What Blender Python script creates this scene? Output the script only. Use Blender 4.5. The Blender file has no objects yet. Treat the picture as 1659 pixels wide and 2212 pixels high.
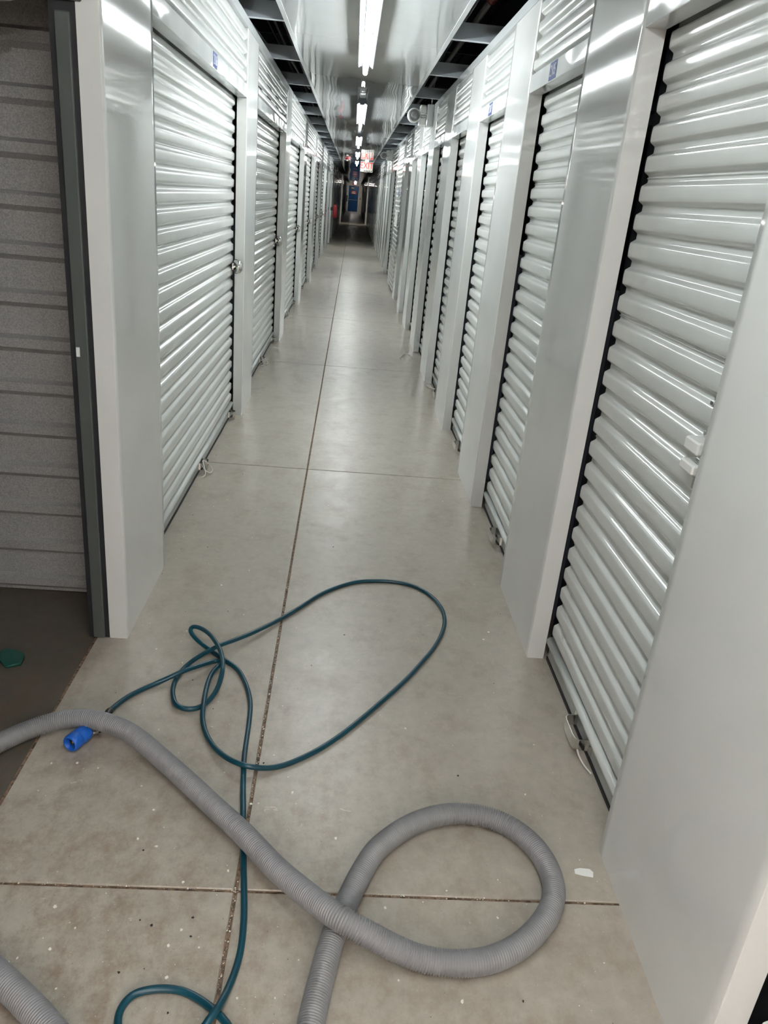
import bpy, math, random
from mathutils import Matrix, Vector
random.seed(7)

# ------------------------------------------------------------------ camera
H = 1.563
R = ((0.9954682, 0.0676183, 0.0668649), (-0.0359715, -0.3831385, 0.9229902), (0.0880296, -0.9212126, -0.3789699))
scene = bpy.context.scene
COL = scene.collection
cam_data = bpy.data.cameras.new('camera')
cam = bpy.data.objects.new('camera', cam_data)
COL.objects.link(cam)
cam.matrix_world = Matrix(((R[0][0], -R[0][1], -R[0][2], 0.0), (R[1][0], -R[1][1], -R[1][2], 0.0),
                           (R[2][0], -R[2][1], -R[2][2], H), (0, 0, 0, 1)))
cam_data.sensor_fit = 'HORIZONTAL'
cam_data.sensor_width = 36.0
cam_data.lens = 1655.0 / 1659.0 * 36.0
cam_data.clip_start = 0.02
cam_data.clip_end = 200
scene.camera = cam

# ------------------------------------------------------------------ world, exposure
world = bpy.data.worlds.new('world')
scene.world = world
world.use_nodes = True
world.node_tree.nodes['Background'].inputs[0].default_value = (0.8, 0.85, 1.0, 1)
world.node_tree.nodes['Background'].inputs[1].default_value = 0.004
TUBE_POWER = 31.0           # emission of the fluorescent tubes
LOBBY_POWER = 78.0         # tubes of the lobby behind the viewer
vs = scene.view_settings
vs.view_transform = 'Standard'
vs.look = 'None'
vs.exposure = 1.58
vs.gamma = 1.0
vs.use_curve_mapping = False
scene.cycles.use_denoising = True
scene.cycles.use_light_tree = False
scene.cycles.max_bounces = 6
scene.cycles.diffuse_bounces = 4
scene.cycles.glossy_bounces = 4
scene.cycles.use_adaptive_sampling = True
scene.cycles.adaptive_threshold = 0.08
scene.cycles.adaptive_min_samples = 16
scene.cycles.caustics_reflective = False
scene.cycles.caustics_refractive = False
scene.cycles.sample_clamp_indirect = 12.0

# ------------------------------------------------------------------ materials
def nodes_of(name):
    m = bpy.data.materials.new(name)
    m.use_nodes = True
    nt = m.node_tree
    return m, nt, nt.nodes['Principled BSDF']

def simple(name, col, rough=0.5, metal=0.0, spec=0.5, emit=None, strength=0.0, vary=0.04, vscale=8.0, bump=0.0, bscale=40.0, coat=0.0):
    m, nt, b = nodes_of(name)
    b.inputs['Roughness'].default_value = rough
    b.inputs['Metallic'].default_value = metal
    b.inputs['Specular IOR Level'].default_value = spec
    b.inputs['Coat Weight'].default_value = coat
    tc = nt.nodes.new('ShaderNodeTexCoord')
    n = nt.nodes.new('ShaderNodeTexNoise')
    n.inputs['Scale'].default_value = vscale
    n.inputs['Detail'].default_value = 1
    nt.links.new(tc.outputs['Object'], n.inputs['Vector'])
    r = nt.nodes.new('ShaderNodeValToRGB')
    r.color_ramp.elements[0].position = 0.3
    r.color_ramp.elements[1].position = 0.7
    r.color_ramp.elements[0].color = (*[c * (1 - vary) for c in col], 1)
    r.color_ramp.elements[1].color = (*[min(1, c * (1 + vary)) for c in col], 1)
    nt.links.new(n.outputs['Fac'], r.inputs['Fac'])
    nt.links.new(r.outputs['Color'], b.inputs['Base Color'])
    if bump:
        n2 = nt.nodes.new('ShaderNodeTexNoise')
        n2.inputs['Scale'].default_value = bscale
        n2.inputs['Detail'].default_value = 1
        nt.links.new(tc.outputs['Object'], n2.inputs['Vector'])
        bp = nt.nodes.new('ShaderNodeBump')
        bp.inputs['Strength'].default_value = bump
        bp.inputs['Distance'].default_value = 0.002
        nt.links.new(n2.outputs['Fac'], bp.inputs['Height'])
        nt.links.new(bp.outputs['Normal'], b.inputs['Normal'])
    if emit:
        b.inputs['Emission Color'].default_value = (*emit, 1)
        b.inputs['Emission Strength'].default_value = strength
    return m

def wavy_metal(name, col, rough, scale, dist, spec=0.5, scratch=True):
    """painted sheet metal whose oil-canning bends reflections"""
    m, nt, b = nodes_of(name)
    L = nt.links
    b.inputs['Roughness'].default_value = rough
    b.inputs['Specular IOR Level'].default_value = spec
    g = nt.nodes.new('ShaderNodeNewGeometry')
    mp = nt.nodes.new('ShaderNodeMapping')
    mp.inputs['Scale'].default_value = scale
    L.new(g.outputs['Position'], mp.inputs['Vector'])
    n = nt.nodes.new('ShaderNodeTexNoise')
    n.inputs['Scale'].default_value = 1.0
    n.inputs['Detail'].default_value = 0.0
    n.inputs['Roughness'].default_value = 0.4
    L.new(mp.outputs['Vector'], n.inputs['Vector'])
    bp = nt.nodes.new('ShaderNodeBump')
    bp.inputs['Strength'].default_value = 1.0
    bp.inputs['Distance'].default_value = dist
    L.new(n.outputs['Fac'], bp.inputs['Height'])
    L.new(bp.outputs['Normal'], b.inputs['Normal'])
    n2 = nt.nodes.new('ShaderNodeTexNoise')
    n2.inputs['Scale'].default_value = 5.0
    n2.inputs['Detail'].default_value = 1.0
    L.new(g.outputs['Position'], n2.inputs['Vector'])
    r = nt.nodes.new('ShaderNodeValToRGB')
    r.color_ramp.elements[0].position = 0.3
    r.color_ramp.elements[0].color = (*[c * 0.965 for c in col], 1)
    r.color_ramp.elements[1].position = 0.65
    r.color_ramp.elements[1].color = (*col, 1)
    L.new(n2.outputs['Fac'], r.inputs['Fac'])
    out = r.outputs['Color']
    if scratch:      # a few hairline scuffs
        n3 = nt.nodes.new('ShaderNodeTexNoise')
        n3.inputs['Scale'].default_value = 2.2
        n3.inputs['Detail'].default_value = 4.0
        L.new(g.outputs['Position'], n3.inputs['Vector'])
        r3 = nt.nodes.new('ShaderNodeValToRGB')
        r3.color_ramp.elements[0].position = 0.772
        r3.color_ramp.elements[0].color = (0, 0, 0, 1)
        r3.color_ramp.elements[1].position = 0.80
        r3.color_ramp.elements[1].color = (1, 1, 1, 1)
        L.new(n3.outputs['Fac'], r3.inputs['Fac'])
        mx = nt.nodes.new('ShaderNodeMix')
        mx.data_type = 'RGBA'
        L.new(r3.outputs['Color'], mx.inputs['Factor'])
        L.new(out, mx.inputs['A'])
        mx.inputs['B'].default_value = (*[c * 0.55 for c in col], 1)
        out = mx.outputs['Result']
    L.new(out, b.inputs['Base Color'])
    return m

def concrete(name, light, dark, stain, rough, glints=True, wear=1.0):
    m, nt, b = nodes_of(name)
    L = nt.links
    g = nt.nodes.new('ShaderNodeNewGeometry')
    def noise(sc, det, rgh=0.55, dist=0.0, stretch=None):
        n = nt.nodes.new('ShaderNodeTexNoise')
        n.inputs['Scale'].default_value = sc
        n.inputs['Detail'].default_value = det
        n.inputs['Roughness'].default_value = rgh
        n.inputs['Distortion'].default_value = dist
        if stretch:
            mp = nt.nodes.new('ShaderNodeMapping')
            mp.inputs['Scale'].default_value = stretch
            L.new(g.outputs['Position'], mp.inputs['Vector'])
            L.new(mp.outputs['Vector'], n.inputs['Vector'])
        else:
            L.new(g.outputs['Position'], n.inputs['Vector'])
        return n
    def ramp(src, p0, p1, c0=(0, 0, 0), c1=(1, 1, 1)):
        r = nt.nodes.new('ShaderNodeValToRGB')
        r.color_ramp.elements[0].position = p0
        r.color_ramp.elements[0].color = (*c0, 1)
        r.color_ramp.elements[1].position = p1
        r.color_ramp.elements[1].color = (*c1, 1)
        L.new(src, r.inputs['Fac'])
        return r.outputs['Color']
    def mix(f, a, bb, blend='MIX', k=1.0):
        x = nt.nodes.new('ShaderNodeMix')
        x.data_type = 'RGBA'
        x.blend_type = blend
        if k != 1.0:
            mm = nt.nodes.new('ShaderNodeMath')
            mm.operation = 'MULTIPLY'
            mm.inputs[1].default_value = k
            L.new(f, mm.inputs[0])
            f = mm.outputs[0]
        if isinstance(f, (int, float)):
            x.inputs['Factor'].default_value = f
        else:
            L.new(f, x.inputs['Factor'])
        for key, v in (('A', a), ('B', bb)):
            if isinstance(v, tuple):
                x.inputs[key].default_value = (*v, 1)
            else:
                L.new(v, x.inputs[key])
        return x.outputs['Result']
    base = ramp(noise(1.7, 5, 0.62).outputs['Fac'], 0.22, 0.78, dark, light)
    mid = ramp(noise(22, 4, 0.72).outputs['Fac'], 0.25, 0.78, tuple(c * 0.70 for c in light), tuple(min(1, c * 1.14) for c in light))
    col = mix(0.5, base, mid)
    # rusty stains and fine dark scuffs
    st = ramp(noise(6.5, 5, 0.75, 0.0, (1.0, 0.7, 1.0)).outputs['Fac'], 0.50, 0.80)
    col = mix(st, col, stain, k=0.55 * wear)
    # brown mud trodden out of the open unit
    vd = nt.nodes.new('ShaderNodeVectorMath'); vd.operation = 'DISTANCE'
    L.new(g.outputs['Position'], vd.inputs[0]); vd.inputs[1].default_value = (-0.75, 1.0, 0.0)
    vs_ = nt.nodes.new('ShaderNodeMath'); vs_.operation = 'MULTIPLY'; vs_.inputs[1].default_value = 0.5
    L.new(vd.outputs['Value'], vs_.inputs[0])
    near = ramp(vs_.outputs[0], 0.10, 0.85, (1, 1, 1), (0, 0, 0))
    mud = ramp(noise(13, 5, 0.8, 0.0, (1.0, 0.75, 1.0)).outputs['Fac'], 0.44, 0.74)
    mm = nt.nodes.new('ShaderNodeMath'); mm.operation = 'MULTIPLY'
    L.new(near, mm.inputs[0]); L.new(mud, mm.inputs[1])
    col = mix(mm.outputs[0], col, stain, k=0.95)
    sc = ramp(noise(30, 3, 0.6, 0.0, (1.0, 0.55, 1.0)).outputs['Fac'], 0.73, 0.79)
    col = mix(sc, col, tuple(c * 0.5 for c in dark), k=0.5 * wear)
    sp = ramp(noise(150, 1, 0.5).outputs['Fac'], 0.70, 0.78)
    col = mix(sp, col, tuple(c * 0.6 for c in dark), k=0.5)
    wh = ramp(noise(48, 2, 0.6, 1.2, (0.45, 1.0, 1.0)).outputs['Fac'], 0.735, 0.77)
    col = mix(wh, col, tuple(min(1, c * 1.5) for c in light), k=0.5)
    L.new(col, b.inputs['Base Color'])
    rr = ramp(noise(7, 3, 0.65).outputs['Fac'], 0.3, 0.7, (rough - 0.015,) * 3, (rough + 0.09,) * 3)
    L.new(rr, b.inputs['Roughness'])
    b.inputs['Specular IOR Level'].default_value = 0.65
    bp = nt.nodes.new('ShaderNodeBump')
    bp.inputs['Strength'].default_value = 0.2
    bp.inputs['Distance'].default_value = 0.002
    L.new(noise(25, 2, 0.6).outputs['Fac'], bp.inputs['Height'])
    L.new(bp.outputs['Normal'], b.inputs['Normal'])
    return m

M = {}
M['pilaster'] = wavy_metal('white_pilaster_steel', (0.70, 0.71, 0.70), 0.055, (2.0, 2.4, 0.9), 0.0014)
M['header'] = wavy_metal('white_header_steel', (0.68, 0.70, 0.70), 0.07, (8, 5, 9), 0.004, scratch=False)
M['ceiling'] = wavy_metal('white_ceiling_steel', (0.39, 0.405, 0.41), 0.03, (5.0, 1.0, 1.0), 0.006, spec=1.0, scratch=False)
M['slat'] = simple('white_door_steel', (0.64, 0.66, 0.645), 0.13, vary=0.02)
M['trim'] = wavy_metal('white_trim_steel', (0.56, 0.585, 0.59), 0.10, (6, 2, 6), 0.003, scratch=False)
M['bar'] = simple('galvanised_bar', (0.42, 0.45, 0.44), 0.32, metal=0.35)
M['barwhite'] = simple('white_bar_ridge', (0.64, 0.67, 0.66), 0.2)
M['galv'] = simple('galvanised_track', (0.13, 0.145, 0.14), 0.35, metal=0.4)
M['rubber'] = simple('black_rubber', (0.012, 0.012, 0.014), 0.6)
M['darkguide'] = simple('dark_guide', (0.02, 0.021, 0.024), 0.45)
M['chrome'] = simple('chrome', (0.72, 0.71, 0.68), 0.12, metal=1.0)
M['zinc'] = simple('zinc_plate', (0.62, 0.62, 0.60), 0.25, metal=1.0)
M['rope'] = simple('white_pull_rope', (0.75, 0.73, 0.68), 0.7)
M['joist'] = simple('grey_joist_steel', (0.30, 0.33, 0.36), 0.4, metal=0.2)
M['joistlip'] = simple('pale_joist_lip', (0.52, 0.55, 0.57), 0.35, metal=0.2)
M['deck'] = simple('dark_roof_deck', (0.018, 0.019, 0.022), 0.7)
M['pipe'] = simple('dull_grey_pipe', (0.16, 0.16, 0.165), 0.5)
M['darkpipe'] = simple('dark_conduit', (0.07, 0.072, 0.08), 0.5)
M['redcap'] = simple('dark_red_fitting', (0.25, 0.02, 0.015), 0.4)
M['cable'] = simple('pale_cable', (0.35, 0.35, 0.35), 0.5)
M['fixture'] = simple('white_fixture_enamel', (0.13, 0.14, 0.155), 0.5, spec=0.2)
M['tube'] = simple('fluorescent_tube', (0.9, 0.9, 0.9), 0.4, emit=(0.95, 1.0, 0.995), strength=TUBE_POWER)
M['warmtube'] = simple('warm_fluorescent_tube', (0.9, 0.9, 0.9), 0.4, emit=(1.0, 0.90, 0.86), strength=LOBBY_POWER)
M['faintlamp'] = simple('dim_lamp_lens', (0.9, 0.9, 0.9), 0.4, emit=(1.0, 0.95, 0.88), strength=22.0)
M['brightlamp'] = simple('bright_lamp_lens', (0.9, 0.9, 0.9), 0.4, emit=(1.0, 0.95, 0.88), strength=70.0)
M['galvalume'] = simple('galvalume_partition', (0.40, 0.40, 0.40), 0.45, metal=0.3, vary=0.22, vscale=260, bump=0.25, bscale=260)
M['floor'] = concrete('sealed_concrete', (0.475, 0.432, 0.366), (0.365, 0.332, 0.278), (0.215, 0.138, 0.09), 0.30, wear=1.0)
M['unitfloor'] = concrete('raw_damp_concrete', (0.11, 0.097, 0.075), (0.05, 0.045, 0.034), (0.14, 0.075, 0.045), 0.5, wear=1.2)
M['joint'] = simple('gritty_joint_filler', (0.20, 0.13, 0.085), 0.8, vary=0.6, vscale=90, bump=0.6, bscale=120)
M['hose'] = simple('grey_vinyl_hose', (0.25, 0.25, 0.257), 0.36, vary=0.06, vscale=20)
M['teal'] = simple('teal_rubber_hose', (0.004, 0.055, 0.085), 0.28, vary=0.15)
M['black'] = simple('black_plastic', (0.012, 0.012, 0.013), 0.35)
M['blue'] = simple('blue_coupler_sleeve', (0.012, 0.12, 0.55), 0.4, vary=0.12)
M['brass'] = simple('dark_brass', (0.20, 0.13, 0.06), 0.35, metal=0.9)
M['white'] = simple('matt_white', (0.78, 0.78, 0.76), 0.5)
M['offwhite'] = simple('off_white_wall_paint', (0.62, 0.60, 0.56), 0.5)
M['plateblue'] = simple('blue_number_plate', (0.075, 0.095, 0.24), 0.65, spec=0.15)
M['platewhite'] = simple('white_digits', (0.75, 0.78, 0.85), 0.7, spec=0.1)
M['doorblue'] = simple('blue_painted_door', (0.003, 0.06, 0.20), 0.35)
M['red'] = simple('red_enamel', (0.24, 0.008, 0.012), 0.3)
M['signred'] = simple('red_sign_print', (0.55, 0.03, 0.03), 0.6, spec=0.1, emit=(0.9, 0.05, 0.03), strength=0.06)
M['signwhite'] = simple('lit_sign_face', (0.45, 0.44, 0.40), 0.6, spec=0.1, emit=(1.0, 0.95, 0.82), strength=0.03)
M['platered'] = simple('red_door_sign', (0.55, 0.05, 0.05), 0.5)
M['lensgrey'] = simple('grey_lens_dome', (0.30, 0.31, 0.32), 0.15)
M['fleck'] = simple('pale_paint_fleck', (0.80, 0.78, 0.70), 0.35)
M['speck'] = simple('dark_grit', (0.03, 0.025, 0.02), 0.8)
M['paper'] = simple('white_paper_scrap', (0.82, 0.82, 0.80), 0.6)
M['print'] = simple('grey_print', (0.10, 0.10, 0.11), 0.6)
M['greensmear'] = simple('green_plastic_film', (0.01, 0.08, 0.06), 0.2)

# ------------------------------------------------------------------ mesh helpers
class MB:
    def __init__(s):
        s.v, s.f, s.sm = [], [], []
    def quad_strip(s, rings, closed=True, cap=False, smooth=True):
        n = len(rings[0]); b = len(s.v)
        for r in rings:
            s.v.extend([tuple(p) for p in r])
        for i in range(len(rings) - 1):
            for j in range(n if closed else n - 1):
                k = (j + 1) % n
                s.f.append((b + i * n + j, b + i * n + k, b + (i + 1) * n + k, b + (i + 1) * n + j)); s.sm.append(smooth)
        if cap:
            s.f.append(tuple(b + j for j in range(n))[::-1]); s.sm.append(False)
            s.f.append(tuple(b + (len(rings) - 1) * n + j for j in range(n))); s.sm.append(False)
        return s
    def box(s, x0, x1, y0, y1, z0, z1, bev=0.0):
        if bev <= 0:
            b = len(s.v)
            s.v += [(x0, y0, z0), (x1, y0, z0), (x1, y1, z0), (x0, y1, z0), (x0, y0, z1), (x1, y0, z1), (x1, y1, z1), (x0, y1, z1)]
            for f in ((0, 3, 2, 1), (4, 5, 6, 7), (0, 1, 5, 4), (1, 2, 6, 5), (2, 3, 7, 6), (3, 0, 4, 7)):
                s.f.append(tuple(b + i for i in f)); s.sm.append(False)
            return s
        e = bev
        def ring(z, i):
            return [(x0 + e + i, y0 + i, z), (x1 - e - i, y0 + i, z), (x1 - i, y0 + e + i, z), (x1 - i, y1 - e - i, z),
                    (x1 - e - i, y1 - i, z), (x0 + e + i, y1 - i, z), (x0 + i, y1 - e - i, z), (x0 + i, y0 + e + i, z)]
        return s.quad_strip([ring(z0, e * 0.7), ring(z0 + e, 0), ring(z1 - e, 0), ring(z1, e * 0.7)], cap=True, smooth=False)
    def tube(s, pts, rad, n=10, cap=True, smooth=True):
        pts = [Vector(p) for p in pts]
        rads = rad if isinstance(rad, (list, tuple)) else [rad] * len(pts)
        up = Vector((0, 0, 1)); rings = []
        T0 = (pts[1] - pts[0]).normalized()
        nrm = T0.cross(up)
        if nrm.length < 1e-4: nrm = T0.cross(Vector((1, 0, 0)))
        nrm.normalize()
        for i, p in enumerate(pts):
            a = pts[max(0, i - 1)]; c = pts[min(len(pts) - 1, i + 1)]
            t = (c - a).normalized()
            nrm = (nrm - t * nrm.dot(t)).normalized()
            bn = t.cross(nrm)
            rings.append([p + (nrm * math.cos(2 * math.pi * k / n) + bn * math.sin(2 * math.pi * k / n)) * rads[i] for k in range(n)])
        return s.quad_strip(rings, cap=cap, smooth=smooth)
    def lathe(s, prof, axis='z', o=(0, 0, 0), n=20, smooth=True, flip=False):
        rings = []
        for r, h in prof:
            ring = []
            for k in range(n):
                a = 2 * math.pi * k / n * (-1 if flip else 1)
                c, d = r * math.cos(a), r * math.sin(a)
                p = {'z': (c, d, h), 'y': (d, h, c), 'x': (h, c, d)}[axis]
                ring.append((o[0] + p[0], o[1] + p[1], o[2] + p[2]))
            rings.append(ring)
        return s.quad_strip(rings, cap=True, smooth=smooth)
    def prism(s, prof, y0, y1, smooth=False, cap=True):
        """closed x-z profile run along y"""
        return s.quad_strip([[(x, y0, z) for x, z in prof], [(x, y1, z) for x, z in prof]], cap=cap, smooth=smooth)
    def mesh(s, name, mat):
        me = bpy.data.meshes.new(name)
        me.from_pydata(s.v, [], s.f)
        me.polygons.foreach_set('use_smooth', s.sm)
        me.materials.append(mat if not isinstance(mat, str) else M[mat])
        me.update()
        return me
    def build(s, name, mat, parent=None, loc=(0, 0, 0)):
        return link(name, s.mesh(name, mat), parent, loc)

def link(name, data, parent=None, loc=(0, 0, 0), rz=0.0):
    o = bpy.data.objects.new(name, data)
    COL.objects.link(o)
    o.location = loc
    if rz: o.rotation_euler = (0, 0, rz)
    if parent: o.parent = parent
    return o

def tag(o, label, cat, group=None, kind=None):
    o['label'] = label; o['category'] = cat
    if group: o['group'] = group
    if kind: o['kind'] = kind
    return o

def copy_tree(o, parent=None):
    c = o.copy(); COL.objects.link(c)
    if parent: c.parent = parent
    for ch in list(o.children): copy_tree(ch, c)
    return c

def spline(pts, step, relax=12):
    P = [Vector(p) for p in pts]
    P = [P[0] * 2 - P[1]] + P + [P[-1] * 2 - P[-2]]
    out = []
    for i in range(1, len(P) - 2):
        a, b, c, d = P[i - 1:i + 3]
        n = max(2, int((c - b).length / 0.004))
        for k in range(n):
            t = k / n
            out.append(0.5 * ((2 * b) + (c - a) * t + (2 * a - 5 * b + 4 * c - d) * t * t + (3 * b - a - 3 * c + d) * t ** 3))
    out.append(P[-2])
    # smooth and resample to equal steps
    for _ in range(relax):
        out = [out[0]] + [(out[i - 1] + out[i] * 2 + out[i + 1]) * 0.25 for i in range(1, len(out) - 1)] + [out[-1]]
    res = [out[0]]; acc = 0.0
    for i in range(1, len(out)):
        seg = (out[i] - out[i - 1]).length
        while acc + seg >= step:
            t = (step - acc) / seg
            p = out[i - 1].lerp(out[i], t)
            res.append(p); out[i - 1] = p
            seg = (out[i] - p).length; acc = 0.0
        acc += seg
    return res

def text(name, body, size, mat, parent, M4, extrude=0.0008):
    c = bpy.data.curves.new(name, 'FONT')
    c.body = body; c.size = size; c.align_x = 'CENTER'; c.align_y = 'CENTER'; c.extrude = extrude
    c.materials.append(M[mat])
    tmp = bpy.data.objects.new(name, c); COL.objects.link(tmp)
    me = bpy.data.meshes.new_from_object(tmp.evaluated_get(bpy.context.evaluated_depsgraph_get()))
    bpy.data.objects.remove(tmp); bpy.data.curves.remove(c)
    o = link(name, me, parent); o.matrix_local = M4
    return o

# ------------------------------------------------------------------ layout
XL, XR = -0.712, 0.772          # the corridor faces of the two walls
PILL = 0.60                     # pilaster width
LP = 3.048; RP = 1.524          # unit pitch left / right
LY = 2.43; RY = 2.452           # near edge of pilaster 0 on each side
DEP = 0.062                     # depth of the jamb return
ZOP, ZH, ZT, ZTOP = 2.06, 2.135, 2.44, 2.492
YHALL0, YHALL1 = 45.12, 46.9    # cross hall
YEND, YBACK = 79.0, -6.6
YLOB = -1.1                      # behind this the corridor opens into a lobby
UY0, UY1 = -0.018, LY           # the open unit on the left
lj = lambda k: LY + LP * k
rj = lambda j: RY + RP * j

# ------------------------------------------------------------------ floor
fl = link('floor', None); fl['kind'] = 'structure'
tag(fl, 'grey sealed concrete corridor floor cut into slabs by joints', 'floor', kind='structure')
MB().box(-0.95, 0.95, YBACK, YEND, -0.12, -0.005).build('joint_bed', 'joint', fl)
XJ = -0.170
ys = [YBACK] + [1.36 + 3.048 * k for k in range(-2, 15)] + [YEND]
def slab(x0, x1, y0, y1):
    mb = MB()
    # slightly chipped edge along the joints
    e = 0.0042
    mb.box(x0 + e, x1 - e, y0 + e, y1 - e, -0.11, 0.0, 0.0025)
    mb.build('slab', 'floor', fl)
for a, b in zip(ys[:-1], ys[1:]):
    slab(-0.822, XJ, a, b); slab(XJ, 0.95, a, b)
# raw slab inside the open unit
lf = MB().box(-3.05, -0.824, YBACK, YLOB, -0.11, 0.0).box(0.952, 3.13, YBACK, YLOB, -0.11, 0.0).build('floor_lobby', 'floor')
tag(lf, 'concrete lobby floor behind the viewer', 'floor', kind='structure')
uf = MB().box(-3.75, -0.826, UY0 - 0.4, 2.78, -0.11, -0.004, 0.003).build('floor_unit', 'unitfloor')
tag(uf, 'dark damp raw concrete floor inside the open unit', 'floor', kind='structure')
for yy0, yy1 in ((YHALL0, YHALL1),):
    h = MB().box(-6, -0.826, yy0 - 0.05, yy1 + 0.05, -0.11, 0.0).box(0.952, 6, yy0 - 0.05, yy1 + 0.05, -0.11, 0.0).build('floor_hall', 'floor')
    tag(h, 'concrete floor of the cross hall far down the corridor', 'floor', kind='structure')

# ------------------------------------------------------------------ walls
def bow_panel(w, h, d, seed, n=20, nz=24):
    """pressed steel pilaster: shallow bowed face (x=0 plane, corridor at -x), two returns"""
    rnd = random.Random(seed)
    ph = [rnd.uniform(0, 6.28) for _ in range(6)]
    bow = rnd.uniform(0.0002, 0.0011)
    mb = MB(); rings = []
    for i in range(nz + 1):
        z = h * i / nz
        ring = [(d, 0.0, z), (d * 0.5, 0.0, z), (0.002, 0.0, z)]
        for j in range(n + 1):
            u = j / n
            e = math.sin(math.pi * u)
            env = math.sin(math.pi * min(1, max(0, z / h))) ** 0.5
            x = e * env * bow * (0.62 + 0.38 * math.sin(z * 1.3 + ph[0]))
            ring.append((x, 0.0018 + (w - 0.0036) * u, z))
        ring += [(0.002, w, z), (d * 0.5, w, z), (d, w, z)]
        rings.append(ring)
    mb.quad_strip(rings, closed=False, smooth=True)
    # sharp corners: split smoothing at the returns
    m = len(rings[0]) - 1
    for q in range(len(mb.f)):
        j = q % m
        if j in (0, 1, 2, m - 1, m - 2, m - 3): mb.sm[q] = False
    return mb.mesh('pilaster', 'pilaster')
PIL = [bow_panel(PILL, ZT, DEP, s) for s in range(5)]

PITCH = 0.079
def rib_profile():
    """one corrugation: (x depth, z) with x = 0 at crest, 0.015 in the valley; starts and ends mid-valley"""
    D = 0.016
    key = [(D, 0.0), (D, 0.007), (D * 0.92, 0.0095), (D * 0.5, 0.0140), (D * 0.08, 0.0185), (0.0, 0.0215), (-0.0006, 0.030), (-0.0008, 0.0395),
           (-0.0006, 0.049), (0.0, 0.0575), (D * 0.08, 0.0605), (D * 0.5, 0.065), (D * 0.92, 0.0695), (D, 0.072), (D, 0.079)]
    return key
RIB = rib_profile()
RIBSEAM = [(0.016, 0.0), (0.0145, 0.001), (0.011, 0.003), (0.0145, 0.005), (0.016, 0.0065)] + RIB[2:]

def sheet(profile, y0, y1):
    mb = MB()
    mb.quad_strip([[(x, y0, z) for x, z in profile], [(x, y1, z) for x, z in profile]], closed=False)
    return mb
def many(n, seams=()):
    out = []
    for i in range(n):
        pr = RIBSEAM if i in seams else RIB
        for x, z in (pr if i == 0 else pr[1:]): out.append((x, z + i * PITCH))
    return out

wl = tag(link('wall_left', None), 'left wall of white steel pilasters and corrugated transoms', 'wall', kind='structure')
wr = tag(link('wall_right', None), 'right wall of white steel pilasters and corrugated transoms', 'wall', kind='structure')

def place(side, name, data, y, x_in=0.0, z=0.0, parent=None):
    """put a part built for the right wall (local x outward from the corridor) on either wall"""
    if side > 0: return link(name, data, parent or wr, (XR + x_in, y, z))
    return link(name, data, parent or wl, (XL - x_in, y, z), math.pi)

def header_mesh(w):
    mb = MB()
    mb.box(0.0, DEP, 0, w, ZOP, ZH, 0.002)
    return mb.mesh('header', 'header')
def transom_mesh(w):
    n = 4
    pr = [(0.016, -0.003)] + [(x, z * 0.955 + 0.0) for x, z in many(n)] + [(0.016, n * PITCH * 0.955 + 0.003)]
    mb = sheet(pr, 0.014, w - 0.0)
    return mb.mesh('transom_panel', 'slat')
def transom_back(w):
    return MB().box(0.02, 0.03, 0.0, w, ZH, ZT).mesh('transom_backing', 'darkguide')
cache = {}
def cached(fn, w):
    k = (fn.__name__, round(w, 3))
    if k not in cache: cache[k] = fn(w)
    return cache[k]

def bay(side, y0, y1, transom=True):
    """header, transom over an opening y0..y1"""
    w = y1 - y0
    yy = y0 if side > 0 else y1
    place(side, 'header', cached(header_mesh, w), yy)
    if transom:
        place(side, 'transom_panel', cached(transom_mesh, w), yy, 0.004, ZH + 0.001)
        place(side, 'transom_backing', cached(transom_back, w), yy)
def pilaster(side, y0, v, w=PILL):
    me = PIL[v % 5] if abs(w - PILL) < 1e-3 else bow_panel(w, ZT, DEP, v)
    place(side, 'pilaster', me, y0 if side > 0 else y0 + w)

LEFT_OPEN, RIGHT_OPEN = [], []
for k in range(-1, 14):
    pilaster(-1, lj(k), k + 1)
    bay(-1, lj(k) + PILL, lj(k + 1))
    LEFT_OPEN.append((lj(k) + PILL, lj(k + 1)))
for j in range(-2, 28):
    if j in (8, 9): continue
    pilaster(1, rj(j), j * 3 + 2)
    if j == 7: continue
    bay(1, rj(j) + PILL, rj(j + 1))
    RIGHT_OPEN.append((rj(j) + PILL, rj(j + 1)))
# the odd bay: flush corrugated infill, a pilaster, then a wide door
y7 = rj(7) + PILL
pilaster(1, 15.25, 3)
bay(1, 15.25 + PILL, rj(10)); RIGHT_OPEN.insert(9, (15.25 + PILL, rj(10)))
inf = sheet([(x - 0.004, z) for x, z in many(30)], y7, 15.25).mesh('corrugated_infill', 'slat')
link('corrugated_infill', inf, wr, (XR, 0, 0.03))
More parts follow.
